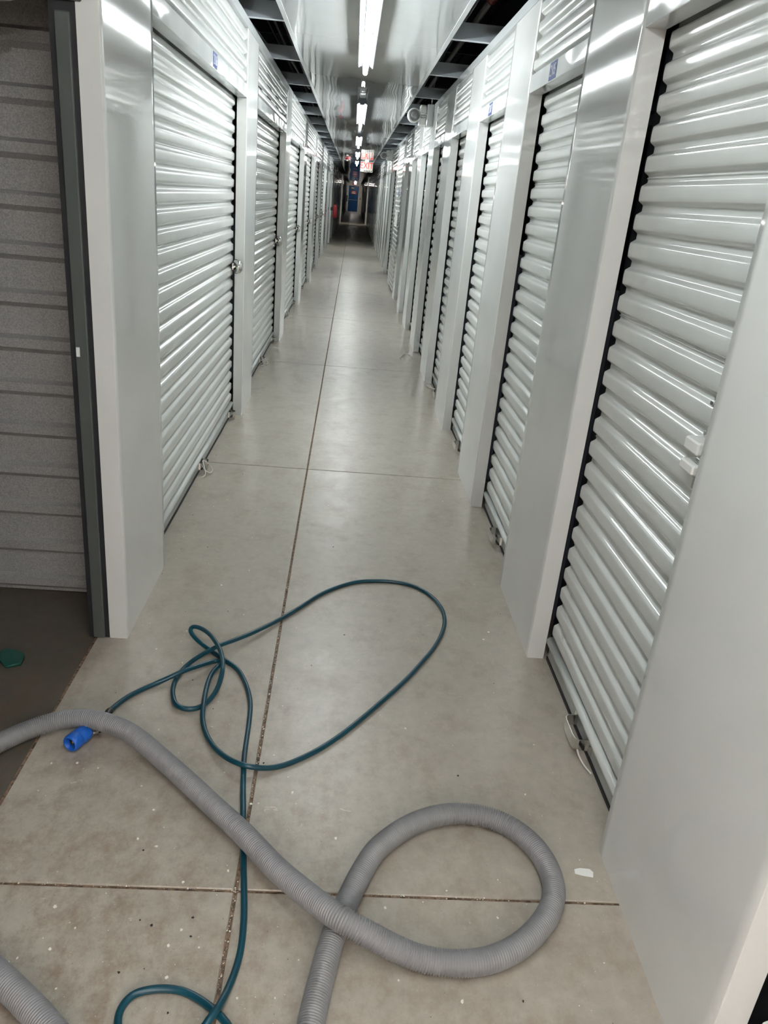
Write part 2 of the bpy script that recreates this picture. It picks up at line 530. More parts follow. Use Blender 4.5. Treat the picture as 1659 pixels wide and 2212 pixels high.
# top channels, plain far and near stretches, corner posts at the cross hall
for side, wall, X in ((-1, wl, XL), (1, wr, XR)):
    s = side
    def bx(x0, x1, y0, y1, z0, z1, nm, mt):
        a, b = sorted((X + s * x0, X + s * x1))
        MB().box(a, b, y0, y1, z0, z1).build(nm, mt, wall)
    y_first = lj(-1) if s < 0 else rj(-2)
    y = y_first
    while y < YHALL0 - 0.1:                      # channel in ten-foot lengths
        y2 = min(y + 3.048, YHALL0)
        bx(-0.003, 0.07, y + 0.001, y2 - 0.001, ZT + 0.001, ZTOP, 'top_channel', 'trim')
        y = y2
    bx(0.0, 0.06, YLOB, y_first - 0.002, 0.0, ZTOP, 'rear_stretch', 'pilaster')
    bx(0.06, 2.3, YLOB, YLOB + 0.06, 0.0, 2.62, 'lobby_return', 'offwhite')
    bx(2.3, 2.36, YBACK, YLOB + 0.06, 0.0, 2.62, 'lobby_side', 'offwhite')
    bx(0.0, 0.06, YHALL1, YEND, 0.0, ZTOP, 'far_stretch', 'offwhite')
    for q in range(10):
        yy = YHALL1 + 3.048 * q
        bx(-0.045, 0.0, yy, yy + 0.6, 0.0, ZTOP, 'corner_post', 'pilaster')
    bx(-0.02, 0.06, YHALL0 - 0.06, YHALL0, 0.0, ZTOP, 'corner_post', 'pilaster')
    # hall side walls
    bx(0.06, 5.0, YHALL0 - 0.05, YHALL0, 0.0, ZTOP, 'hall_wall', 'offwhite')
    bx(0.06, 5.0, YHALL1, YHALL1 + 0.05, 0.0, ZTOP, 'hall_wall', 'offwhite')

# end walls
wb = MB().box(-1.2, -0.58, YEND, YEND + 0.15, 0, 3.4).box(0.44, 1.2, YEND, YEND + 0.15, 0, 3.4).box(-0.58, 0.44, YEND, YEND + 0.15, 2.32, 3.4).build('wall_back', 'offwhite')
tag(wb, 'off-white end wall around the blue exit door', 'wall', kind='structure')
wf = MB().box(-3.1, 3.2, YBACK - 0.1, YBACK, 0, 2.62).build('wall_front', 'offwhite')
tag(wf, 'plain lobby wall behind the viewer', 'wall', kind='structure')

# partition of the open unit: horizontally ribbed galvalume
pp = []
z = 0.0
while z < 2.4:
    for dz, dx in ((0.0, 0.0), (0.012, 0.0), (0.030, -0.020), (0.062, -0.020), (0.074, 0.0)):
        pp.append((dx, z + dz))
    z += 0.156
def part_sheet(x0, x1, y):
    mb = MB()
    mb.quad_strip([[(x0, y + d, zz) for d, zz in pp], [(x1, y + d, zz) for d, zz in pp]], closed=False, smooth=False)
    return mb
wu = tag(link('wall_unit', None), 'ribbed galvanised partition inside the open unit', 'wall', kind='structure')
edges = [-3.7, -2.8, -1.9, -0.848]
for a, b in zip(edges[:-1], edges[1:]):
    part_sheet(a, b + 0.004, 2.752).build('partition_panel', 'galvalume', wu)
MB().box(-3.74, -3.70, UY0 - 0.4, 2.78, 0, 2.46).build('partition_rear', 'galvalume', wu)
MB().box(-3.74, -0.80, UY0 - 0.36, UY0 - 0.32, 0, 2.46).build('partition_side', 'galvalume', wu)

# ------------------------------------------------------------------ ceiling
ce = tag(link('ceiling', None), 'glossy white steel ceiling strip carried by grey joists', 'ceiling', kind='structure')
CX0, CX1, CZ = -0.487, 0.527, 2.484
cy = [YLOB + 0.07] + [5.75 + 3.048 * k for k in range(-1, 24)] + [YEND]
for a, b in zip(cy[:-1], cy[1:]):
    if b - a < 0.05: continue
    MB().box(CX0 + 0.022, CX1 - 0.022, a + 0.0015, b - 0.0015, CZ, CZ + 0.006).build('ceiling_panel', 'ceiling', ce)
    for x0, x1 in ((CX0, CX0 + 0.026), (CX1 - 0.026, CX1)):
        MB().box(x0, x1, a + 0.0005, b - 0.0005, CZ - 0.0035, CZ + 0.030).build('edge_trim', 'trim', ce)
jm = MB().box(-1.35, 1.35, -0.0012, 0.0012, 0.0, 0.092).box(-1.35, 1.35, 0.0, 0.040, 0.0885, 0.0912).mesh('joist', 'joist')
jl = MB().box(-1.35, 1.35, -0.002, 0.040, -0.0026, -0.0002).mesh('joist_lip', 'joistlip')
k = -8
while 5.44 + 1.524 * k < YEND - 1:
    y = 5.44 + 1.524 * k
    if y > YLOB + 0.1:
        j = link('joist', jm, ce, (0, y, ZTOP + 0.004)); link('joist_lip', jl, j)
    k += 1
lc = MB().box(-3.05, 3.13, YBACK, YLOB + 0.06, 2.62, 2.66).build('ceiling_lobby', 'offwhite'); tag(lc, 'plain lobby ceiling behind the viewer', 'ceiling', kind='structure')
# roof deck far above, ribbed
dk = MB()
dk.box(-6.5, 6.5, YBACK - 1, YEND + 1, 3.75, 3.8)
for i in range(44):
    dk.box(-6.0 + i * 0.28, -5.9 + i * 0.28, YBACK - 1, YEND + 1, 3.70, 3.75)
dko = dk.build('ceiling_deck', 'deck'); tag(dko, 'black corrugated roof deck above the open ceiling', 'ceiling', kind='structure')
for s, nm in ((-1, 'wall_void'), (1, 'wall_void')):
    a, b = sorted((s * 6.4, s * 6.5))
    o = MB().box(a, b, YBACK - 1, YEND + 1, 0, 3.75).build(nm, 'deck')
    tag(o, 'dark far wall of the roof void on the ' + ('left' if s < 0 else 'right'), 'wall', kind='structure')
for yy in (YBACK - 1, YEND + 0.9):
    o = MB().box(-6.4, 6.4, yy, yy + 0.05, 2.5, 3.75).build('wall_void', 'deck')
    tag(o, 'dark gable of the roof void ' + ('behind the viewer' if yy < 0 else 'over the exit door'), 'wall', kind='structure')

# ------------------------------------------------------------------ fluorescent lights
def fixture_proto():
    t = link('fluorescent_light', None)
    L = 2.44
    prof = [(-0.0535, 0.012), (-0.0535, 0.0), (-0.046, -0.002), (-0.043, 0.006), (-0.022, 0.010), (-0.022, -0.004), (0.022, -0.004), (0.022, 0.010),
            (0.043, 0.006), (0.046, -0.002), (0.0535, 0.0), (0.0535, 0.012), (0.030, 0.076), (-0.030, 0.076)]
    for h in range(2):
        b = MB().prism(prof, -L / 2 + h * L / 2 + 0.004, -L / 2 + (h + 1) * L / 2 - 0.004).build('reflector', 'fixture', t)
    MB().box(-0.05, 0.05, -0.018, 0.018, 0.002, 0.076).build('joint_plate', 'trim', t)
    for h in range(2):
        y0 = -L / 2 + h * L / 2 + 0.02; y1 = y0 + L / 2 - 0.04
        tb = MB().lathe([(0.009, y0 - 0.006), (0.0165, y0 + 0.012), (0.0165, y1 - 0.012), (0.009, y1 + 0.006)], 'y', (0, 0, -0.034), 8).build('tube', 'tube', t)
        for yy in (y0 + 0.012, y1 - 0.012):
            MB().box(-0.008, 0.008, yy - 0.006, yy + 0.006, -0.034, 0.0).build('lamp_holder', 'fixture', t)
    return t
fx = fixture_proto()
tubes = [c for c in fx.children if c.name.startswith('tube')]
LOBT = tubes[0].data.copy(); LOBT.materials[0] = M['warmtube']
for v in LOBT.vertices: v.co.y *= 1.0
for c in tubes[1:]: c.data = tubes[0].data; c.location.y = 1.22
FE = [6.35 + 4.86 * k for k in (-1, 0, 1, 2, 3, 4)]
flabels = ['twin-tube strip light directly above the viewer',
           'largest twin-tube strip light, nearest on the glossy ceiling', 'second lit strip light along the ceiling after the nearest one',
           'third lit strip light along the ceiling', 'fourth lit strip light along the ceiling', 'farthest lit strip light, just before the exit sign']
for i, e in enumerate(FE):
    o = fx if i == 0 else copy_tree(fx)
    o.location = (0.0205, e - 1.22, CZ - 0.076)
    tag(o, flabels[i], 'ceiling light', 'ceiling strip lights')
# raceways between the fixtures
for i in range(1, 5):
    y0 = FE[i] + (2.0 if i == 1 else 0.02); y1 = FE[i + 1] - 2.46
    o = MB().box(-0.03, 0.03, y0, y1, -0.022, 0.0, 0.004).box(-0.012, 0.012, y0 - 0.07, y0, -0.014, 0.0).build('raceway', 'trim', None, (0.0205, 0, CZ))
    tag(o, ['grey wiring channel before the second strip light', 'grey wiring channel before the third strip light',
            'grey wiring channel before the fourth strip light', 'grey wiring channel before the farthest strip light'][i - 1], 'raceway', 'ceiling wiring channels')
# lobby lights behind the viewer
for i, (x, y) in enumerate(((-1.3, -2.5), (1.3, -2.5), (-1.3, -5.1), (1.3, -5.1), (0.0, -3.8))):
    o = copy_tree(fx); o.location = (x, y, 2.62 - 0.076)
    for c in o.children:
        if c.name.startswith('tube'): c.data = LOBT
    tag(o, 'warm strip light on the lobby ceiling behind the viewer, ' + ('left, nearer', 'right, nearer', 'left, farther', 'right, farther', 'middle one')[i], 'ceiling light', 'lobby strip lights')
# small lamps where the cross hall and the exit get their light
for (x, y, z, ln, lab) in ((-2.2, 46.0, 2.35, 1.2, 'strip lamp in the left arm of the cross hall'), (2.2, 46.0, 2.35, 1.2, 'strip lamp in the right arm of the cross hall'),
                          (0.05, 77.0, 2.40, 0.22, 'small bright lamp over the end of the corridor')):
    o = link('hall_lamp', None, None, (x, y, z))
    MB().box(-ln / 2, ln / 2, -0.06, 0.06, 0.03, 0.075, 0.008).build('housing', 'fixture', o)
    MB().box(-ln / 2 + 0.02, ln / 2 - 0.02, -0.045, 0.045, 0.0, 0.03, 0.008).build('lens', 'faintlamp' if ln > 1 else 'brightlamp', o)
    tag(o, lab, 'lamp')

# ------------------------------------------------------------------ roll-up doors
NSL = 26
slat_cache = {}
def slat_mesh(w, seam):
    k = (round(w, 3), seam)
    if k not in slat_cache:
        slat_cache[k] = sheet(RIBSEAM if seam else RIB, -w / 2 + 0.020, w / 2 - 0.020).mesh('slat', 'slat')
    return slat_cache[k]
def curtain_mesh(w):
    return sheet(many(NSL, (0, 5, 10, 15, 20)), -w / 2 + 0.020, w / 2 - 0.020).mesh('curtain', 'slat')
def guide_mesh(w):
    return MB().box(0.0, 0.05, -0.045, 0.028, 0.0, ZOP + 0.02).mesh('guide', 'darkguide')
def bar_mesh(w):
    return MB().box(0.003, 0.010, -w / 2 + 0.006, w / 2 - 0.006, 0.014, 0.095, 0.002).mesh('bottom_bar', 'bar')
def ridge_mesh(w):
    pr = [(0.009, 0.070), (-0.006, 0.073), (-0.014, 0.082), (-0.014, 0.092), (-0.006, 0.101), (0.009, 0.104)]
    return MB().prism(pr, -w / 2 + 0.012, w / 2 - 0.012, smooth=True).mesh('bar_ridge', 'barwhite')
def seal_mesh(w):
    return MB().box(0.0, 0.02, -w / 2 + 0.004, w / 2 - 0.004, 0.001, 0.014).mesh('seal', 'rubber')
def head_gap(w):
    return MB().box(0.03, 0.05, -w / 2, w / 2, ZOP - 0.02, ZOP + 0.08).mesh('head_gap', 'darkguide')

def strip_band(path, z0, z1, th=0.0022):
    """bent metal strip: path of (x, y) points, thickness inwards"""
    mb = MB(); P = [Vector((x, y, 0)) for x, y in path]; rings = []
    for i, p in enumerate(P):
        t = (P[min(i + 1, len(P) - 1)] - P[max(i - 1, 0)]).normalized(); n = Vector((-t.y, t.x, 0)) * th
        rings.append([(p.x, p.y, z0), (p.x, p.y, z1), (p.x + n.x, p.y + n.y, z1), (p.x + n.x, p.y + n.y, z0)])
    return mb.quad_strip(rings, cap=True, smooth=False)
HX = 0.003
def lift_handle(L=0.15):
    s = L / 2
    p = [(HX, -s - 0.028), (HX, -s), (HX - 0.012, -s + 0.004), (HX - 0.034, -s + 0.002), (HX - 0.044, -s + 0.012), (HX - 0.047, -s + 0.03),
         (HX - 0.047, s - 0.03), (HX - 0.044, s - 0.012), (HX - 0.034, s - 0.002), (HX - 0.012, s - 0.004), (HX, s), (HX, s + 0.028)]
    return strip_band(p, 0.020, 0.060, 0.003).mesh('lift_handle', 'chrome')
HANDLE = {}
def rope_mesh(seed, curls, r=0.0032):
    return MB().tube(spline(curls, 0.006), r, 6).mesh('pull_rope', 'rope')

def slide_latch():
    mb = MB()
    mb.box(-0.012, 0.0, -0.13, -0.02, -0.022, 0.022, 0.002)
    mb.box(-0.024, -0.012, -0.115, -0.085, -0.018, 0.018, 0.003)
    mb.box(-0.024, -0.012, -0.060, -0.035, -0.018, 0.018, 0.003)
    mb.tube([(-0.018, -0.14, 0), (-0.018, 0.012, 0)], 0.007, 8)
    mb.box(-0.030, -0.016, -0.082, -0.066, -0.040, 0.006, 0.002)
    return mb.mesh('slide_latch', 'zinc')
LATCH = slide_latch()

def make_door(n, side, y0, y1, label, detail, group, handles=(), ropes=(), latch=None, number=None, top=True):
    w = y1 - y0
    d = link('door_%d' % n, None, None, ((XR if side > 0 else XL) + side * (DEP + 0.010), (y0 + y1) / 2, 0), 0.0 if side > 0 else math.pi)
    tag(d, label, 'door', group, 'structure')
    if detail:
        for i in range(NSL):
            link('slat', slat_mesh(w, i in (0, 5, 10, 15, 20)), d, (0, 0, 0.098 + i * PITCH))
    else:
        link('curtain', cached(curtain_mesh, w), d, (0, 0, 0.098))
    for s in (-1, 1):
        link('guide', cached(guide_mesh, w), d, (0.018, s * (w / 2 + (0.0 if s > 0 else 0.0)) + (0.017 if s > 0 else 0.0), 0))
    b = link('bottom_bar', cached(bar_mesh, w), d); link('bar_ridge', cached(ridge_mesh, w), b); link('seal', cached(seal_mesh, w), b)
    link('head_gap', cached(head_gap, w), d)
    yc = (y0 + y1) / 2
    for hy, hl in handles:
        if hl not in HANDLE: HANDLE[hl] = lift_handle(hl)
        link('lift_handle', HANDLE[hl], d, (0, side * (hy - yc), 0))
    for q, pts in enumerate(ropes):
        loc = [(side * (p[0] - d.location.x), side * (p[1] - yc), p[2]) for p in pts]
        link('pull_rope', rope_mesh(q, loc), d)
    if latch:
        ly, lz = latch
        link('slide_latch', LATCH, d, (-0.002, side * (ly - yc), lz), 0.0 if side < 0 else math.pi * 0)
    return d

E_ROPE = lambda x, y: [(x, y, 0.05), (x + 0.02, y - 0.03, 0.03), (x + 0.05, y - 0.02, 0.012), (x + 0.055, y + 0.03, 0.02), (x + 0.02, y + 0.05, 0.05), (x - 0.0, y + 0.02, 0.07), (x + 0.012, y - 0.02, 0.06), (x + 0.03, y - 0.06, 0.015), (x + 0.012, y - 0.09, 0.008)]
doors = {}
n = 1
# left wall
LLAB = {0: 'white roll-up door with blue number plate, next to the open unit on the left',
        1: 'second closed roll-up door along the left wall', 2: 'third closed roll-up door along the left wall',
        3: 'fourth closed roll-up door along the left wall', 4: 'fifth closed roll-up door along the left wall',
        5: 'sixth closed roll-up door along the left wall', 6: 'farthest lit roll-up door along the left wall'}
for i, (y0, y1) in enumerate(LEFT_OPEN):
    k = i - 1
    if k == -1: continue
    far = k > 6
    hs, rp = [], []
    if k <= 4:
        hs = [(y0 + 0.32 + 0.90, 0.09), (y1 - 0.12, 0.07)]
        rp = [E_ROPE(-0.765, y0 + 1.18)] if k in (0, 1, 2) else []
    doors[('L', k)] = make_door(n, -1, y0, y1, LLAB.get(k, 'unlit roll-up door on the left wall in the dark stretch'), k <= 2,
              'closed roll-up doors along the left wall' if not far else 'unlit doors on the left', hs, rp, (y1 - 0.10, 1.045) if k <= 6 else None)
    n += 1
# right wall
RLAB = {-2: 'sliver of roll-up door at the bottom right corner', -1: 'nearest full roll-up door on the right, with a bent chrome lift handle',
        0: 'roll-up door under the blue plate 2105 on the right wall', 1: 'roll-up door under the blue plate 2107 on the right wall',
        2: 'fourth closed roll-up door along the right wall', 3: 'fifth closed roll-up door along the right wall, white cord below',
        4: 'sixth closed roll-up door along the right wall, long cord on floor', 5: 'seventh closed roll-up door along the right wall',
        6: 'eighth closed roll-up door along the right wall', 7: 'wider roll-up door beyond the framed notice on the right wall',
        8: 'first narrow roll-up door beyond the far wall camera on the right', 9: 'second narrow roll-up door beyond the far wall camera on the right',
        10: 'third narrow roll-up door beyond the far wall camera on the right', 11: 'last lit narrow roll-up door on the right wall'}
for i, (y0, y1) in enumerate(RIGHT_OPEN):
    k = i - 2
    hs, rp = [], []
    if k == -1: hs = [(1.97, 0.13)]; rp = [[(0.815, 1.925, 0.030), (0.812, 1.89, 0.018), (0.822, 1.85, 0.008), (0.836, 1.815, 0.006)]]
    if k == 0: hs = [(3.49, 0.13)]
    if k == 1: hs = [(4.98, 0.13)]
    if k == 2: hs = [(6.45, 0.13)]
    if k == 2: rp = [[(0.835, 6.70, 0.03), (0.80, 6.80, 0.012), (0.782, 6.92, 0.006), (0.80, 6.88, 0.02), (0.83, 6.74, 0.008), (0.80, 6.70, 0.006)]]
    if k == 3: rp = [[(0.83, 7.95, 0.05), (0.80, 7.94, 0.010), (0.76, 8.06, 0.006), (0.735, 8.20, 0.006), (0.715, 8.33, 0.005), (0.66, 8.35, 0.005), (0.60, 8.10, 0.005)]]
    lat = (y0 + 0.155, 1.05) if k == -1 else None
    doors[('R', k)] = make_door(n, 1, y0, y1, RLAB.get(k, 'unlit roll-up door on the right wall in the dark stretch'), k in (-2, -1, 0, 1, 2, 3),
              'closed roll-up doors along the right wall' if k <= 11 else 'unlit doors on the right', hs, rp, lat)
    n += 1

# number plates on the headers
def plate(side, y, z, num, lab, wd=0.118, ht=0.066):
    o = link('number_plate', None, None, ((XR if side > 0 else XL) - side * 0.0006, y, z))
    MB().box(-0.0006, 0.0006, -wd / 2, wd / 2, -ht / 2, ht / 2).build('plate', 'plateblue', o)
    # letters face the corridor
    ang = -math.pi / 2 if side > 0 else math.pi / 2
    m4 = Matrix.Translation((-side * 0.001, 0, 0)) @ Matrix.Rotation(ang, 4, 'Z') @ Matrix.Rotation(math.pi / 2, 4, 'X')
    text('digits', num, 0.056, 'platewhite', o, m4 @ Matrix.Diagonal((0.80, 1.1, 1, 1)), 0.0004)
    tag(o, lab, 'number plate', 'unit number plates')
plate(1, 3.54, 2.0975, '2105', 'larger blue plate with white digits 2105 on the right wall')
plate(1, 5.09, 2.0975, '2107', 'smaller blue plate with white digits 2107 farther down the right wall')
plate(-1, 4.28, 2.0975, '2106', 'only blue number plate on the left wall')

# open unit: rolled-up door, its guide and the pocket behind the pilaster
o = link('door_%d' % n, None, None, (-0.955, (UY0 + UY1) / 2, 0)); n += 1
tag(o, 'rolled-up door coil above the open unit on the left', 'door', kind='structure')
wv = UY1 - UY0
rings = []
coil = []
for i in range(0, 160):
    a = i * 0.16; r = 0.168 - 0.0022 * a + 0.003 * math.sin(i * 2.1)
    coil.append((r * math.cos(-a), 2.115 + r * math.sin(-a)))
cm = MB(); cm.quad_strip([[(x, -wv / 2 + 0.02, z) for x, z in coil], [(x, wv / 2 - 0.02, z) for x, z in coil]], closed=False)
cm.build('coiled_curtain', 'slat', o)
MB().tube([(0, -wv / 2 - 0.02, 2.115), (0, wv / 2 + 0.03, 2.115)], 0.03, 12).build('axle', 'galv', o)
MB().box(-0.05, 0.20, wv / 2 - 0.010, wv / 2 + 0.002, 1.97, 2.30, 0.004).build('axle_bracket', 'galv', o)
MB().box(0.125, 0.165, wv / 2 - 0.008, wv / 2 + 0.02, 0.003, 1.945, 0.003).build('guide', 'galv', o)
MB().box(0.108, 0.182, wv / 2 + 0.003, wv / 2 + 0.30, 0.0, 2.06).build('guide_back', 'darkguide', o)
MB().box(0.128, 0.140, wv / 2 - 0.0095, wv / 2 - 0.007, 1.02, 1.05, 0.001).build('latch_slot', 'barwhite', o)

# ------------------------------------------------------------------ padlocks on the left doors
def padlock():
    t = link('padlock', None)
    MB().lathe([(0.012, -0.014), (0.030, -0.014), (0.036, -0.008), (0.037, 0.0), (0.036, 0.008), (0.030, 0.014), (0.012, 0.014)], 'x', (0, 0, 0), 20).build('disc_body', 'chrome', t)
    MB().lathe([(0.009, -0.017), (0.011, -0.014), (0.011, -0.012)], 'x', (0, 0.004, -0.004), 12, flip=False).build('keyway', 'black', t)
    MB().box(-0.016, 0.016, 0.020, 0.034, -0.002, 0.020, 0.002).build('shackle_gap', 'black', t)
    MB().tube([(0.0, 0.014, 0.032), (0, 0.034, 0.026), (0, 0.038, 0.008), (0, 0.028, -0.006)], 0.005, 8).build('shackle', 'chrome', t)
    return t
pl = padlock()
for q, k in enumerate((0, 1, 2, 3, 4, 5)):
    o = pl if q == 0 else copy_tree(pl)
    y1 = LEFT_OPEN[k + 1][1]
    o.location = (XL - 0.036, y1 - 0.060, 1.045); o.rotation_euler = (0, 0, 0.5); o.scale = (1.3, 1.3, 1.3)
    tag(o, ['chrome disc padlock on the first closed left door', 'chrome disc padlock on the second closed left door', 'chrome disc padlock on the third closed left door',
            'chrome disc padlock on the fourth closed left door', 'chrome disc padlock on the fifth closed left door', 'chrome disc padlock on the sixth closed left door'][q], 'padlock', 'disc padlocks on the left doors')

# right door: white hasp and small printed sticker near the closest pilaster
d = doors[('R', -1)]
yc = (RIGHT_OPEN[1][0] + RIGHT_OPEN[1][1]) / 2
for zz, hh in ((1.105, 0.030), (1.055, 0.024)):
    MB().box(-0.046, -0.002, 1.60 - yc, 1.672 - yc, zz - hh / 2, zz + hh / 2, 0.004).build('hasp', 'white', d)
MB().lathe([(0.004, 0.0), (0.008, 0.0), (0.008, 0.008), (0.005, 0.012), (0.0005, 0.012)], 'x', (-0.012, 1.652 - yc, 1.131), 10, flip=True).build('bolt', 'chrome', d)
MB().lathe([(0.004, 0.0), (0.008, 0.0), (0.008, 0.008), (0.005, 0.012), (0.0005, 0.012)], 'x', (-0.012, 1.648 - yc, 1.033), 10, flip=True).build('bolt', 'chrome', d)
for a, b, zz in ((1.652, 1.668, 1.210), (1.672, 1.684, 1.196), (1.655, 1.668, 1.194)):
    MB().box(-0.0022, -0.0012, a - yc, b - yc, zz - 0.004, zz + 0.004).build('printed_mark', 'print', d)

# ------------------------------------------------------------------ wall cameras on the right wall
def wall_camera():
    t = link('security_camera', None)
    MB().box(-0.075, -0.004, -0.05, 0.05, -0.105, 0.105, 0.006).build('junction_box', 'trim', t)
    MB().box(-0.150, -0.076, -0.03, 0.05, 0.012, 0.095, 0.014).build('cover', 'white', t)
    MB().box(-0.150, -0.076, -0.03, 0.05, -0.100, -0.030, 0.006).build('cover', 'white', t)
    MB().tube([(-0.075, 0.0, -0.008), (-0.16, 0.0, -0.008)], 0.016, 10).build('arm', 'white', t)
    b = MB().lathe([(0.045, 0.055), (0.066, 0.045), (0.070, 0.02), (0.070, -0.025), (0.064, -0.038), (0.058, -0.040)], 'y', (-0.205, 0, -0.01), 22).build('housing', 'white', t)
    MB().lathe([(0.058, -0.035), (0.056, -0.048), (0.046, -0.052), (0.044, -0.046), (0.034, -0.050), (0.032, -0.058), (0.018, -0.062), (0.012, -0.056), (0.001, -0.056)], 'y', (-0.205, 0, -0.01), 22).build('lens', 'lensgrey', b)
    MB().tube([(-0.03, 0, 0.10), (-0.03, 0.0, 0.30)], 0.006, 8).build('conduit', 'cable', t)
    return t
sc = wall_camera()
sc.location = (XR, 8.95, 2.382); sc.rotation_euler = (0, 0, 0)
tag(sc, 'white round wall camera on a box, nearer of two on the right wall', 'camera', 'wall cameras')
s2 = copy_tree(sc); s2.location = (XR, 17.72, 2.372); 
tag(s2, 'small far wall camera on a grey box beside the exit sign', 'camera', 'wall cameras')

# framed notice and round blue sticker on the corrugated infill
o = link('framed_notice', None, None, (XR - 0.008, 14.30, 1.23))
for (a, b, c, dd) in ((-0.36, 0.36, 0.115, 0.125), (-0.36, 0.36, -0.125, -0.115), (-0.36, -0.33, -0.115, 0.115), (0.33, 0.36, -0.115, 0.115)):
    MB().box(-0.012, 0.002, a, b, c, dd).build('frame', 'white', o)
MB().box(-0.004, 0.001, -0.33, 0.33, -0.115, 0.115).build('sheet', 'offwhite', o)
tag(o, 'white framed notice on the corrugated stretch of the right wall', 'notice')
o = MB().lathe([(0.001, -0.002), (0.085, -0.002), (0.085, 0.0), (0.001, 0.0)], 'x', (XR - 0.007, 14.25, 1.66), 16).build('sticker', 'plateblue')
tag(o, 'round blue sticker above the framed notice', 'sticker')

# ------------------------------------------------------------------ exit signs, alarm, extinguisher
def exit_sign(loc, w, h, lab, lit=True):
    t = link('exit_sign', None, None, loc)
    MB().box(-w / 2, w / 2, -0.02, 0.02, -h / 2, h / 2, 0.006).build('housing', 'signwhite' if lit else 'platered', t)
    m4 = Matrix.Translation((0, -0.0215, h * 0.10)) @ Matrix.Rotation(math.pi / 2, 4, 'X')
    if lit:
        text('lettering', 'EXIT', h * 0.72, 'signred', t, m4 @ Matrix.Diagonal((0.95, 1.25, 1, 1)), 0.001)
        for i in range(5):
            MB().box(-w * 0.2 + i * w * 0.14, -w * 0.2 + i * w * 0.14 + w * 0.075, -0.0215, -0.0195, -h * 0.46, -h * 0.34).build('vent_slot', 'black', t)
        MB().box(-0.06, 0.06, -0.012, 0.012, h / 2, h / 2 + 0.03).build('bracket', 'white', t)
    else:
        text('lettering', 'EXIT', h * 0.55, 'platewhite', t, m4, 0.001)
    tag(t, lab, 'sign', 'exit signs')
    return t
exit_sign((0.31, 24.5, CZ - 0.03 - 0.135), 0.36, 0.27, 'lit white exit sign with red letters hanging from the ceiling')
exit_sign((-0.02, YEND - 0.04, 2.40), 0.36, 0.16, 'small red exit sign above the blue end door', False)
t = link('fire_alarm', None, None, (-0.26, 23.9, CZ))
MB().lathe([(0.085, 0.0), (0.085, -0.02), (0.075, -0.045), (0.001, -0.05)], 'z', (0, 0, 0), 18, flip=True).build('body', 'red', t)
MB().box(-0.03, 0.03, -0.09, -0.05, -0.075, -0.045, 0.008).build('strobe', 'white', t)
tag(t, 'round red alarm strobe on the ceiling beside the far lights', 'alarm')
t = link('fire_extinguisher', None, None, (-0.570, 26.0, 0.82))
MB().lathe([(0.02, 0.0), (0.062, 0.004), (0.067, 0.02), (0.067, 0.30), (0.058, 0.345), (0.03, 0.372), (0.024, 0.385)], 'z', (0, 0, 0), 18).build('cylinder', 'red', t)
MB().box(-0.02, 0.02, -0.02, 0.02, 0.385, 0.415, 0.004).box(-0.012, 0.012, -0.085, 0.02, 0.418, 0.432, 0.003).box(-0.012, 0.012, -0.075, 0.02, 0.445, 0.458, 0.003).build('valve', 'black', t)
MB().tube(spline([(0.02, 0, 0.40), (0.07, 0, 0.38), (0.085, 0, 0.30), (0.078, 0, 0.18), (0.076, 0, 0.12)], 0.01), 0.009, 8).build('nozzle_hose', 'black', t)
MB().box(XL + 0.570 + 0.003, -0.066, -0.02, 0.02, 0.20, 0.30).build('wall_bracket', 'black', t)
tag(t, 'red fire extinguisher hung on the left wall where the light ends', 'fire extinguisher')

# ------------------------------------------------------------------ blue door at the end
d = link('door_%d' % n, None, None, (-0.07, YEND, 0)); n += 1
tag(d, 'blue steel exit door with push bar at the end of the corridor', 'door', kind='structure')
MB().box(-0.46, 0.46, 0.03, 0.08, 0.01, 2.27, 0.003).build('leaf', 'doorblue', d)
for x0, x1, z0, z1 in ((-0.51, -0.465, 0, 2.32), (0.465, 0.51, 0, 2.32), (-0.465, 0.465, 2.275, 2.32)):
    MB().box(x0, x1, -0.005, 0.10, z0, z1).build('frame', 'white', d)
MB().box(-0.40, 0.40, -0.055, -0.02, 1.00, 1.06, 0.008).box(-0.40, -0.36, -0.02, 0.03, 1.0, 1.06).box(0.36, 0.40, -0.02, 0.03, 1.0, 1.06).build('push_bar', 'zinc', d)
MB().box(-0.23, 0.27, 0.026, 0.031, 1.55, 1.83).build('notice', 'platered', d)
MB().box(-0.15, 0.19, 0.022, 0.026, 1.60, 1.68).box(-0.10, 0.14, 0.022, 0.026, 1.73, 1.78).build('notice_print', 'white', d)
MB().box(-0.22, 0.04, 0.026, 0.031, 2.03, 2.12).build('name_plate', 'white', d)
o = MB().box(-0.70, -0.60, YEND - 0.09, YEND - 0.003, 0.85, 1.40, 0.01).build('wall_box', 'black'); tag(o, 'black box on the end wall left of the blue door', 'wall box')
o = MB().box(0.58, 0.64, YEND - 0.05, YEND - 0.003, 1.10, 1.25, 0.008).build('door_keypad', 'black'); tag(o, 'small black keypad right of the blue door', 'keypad')

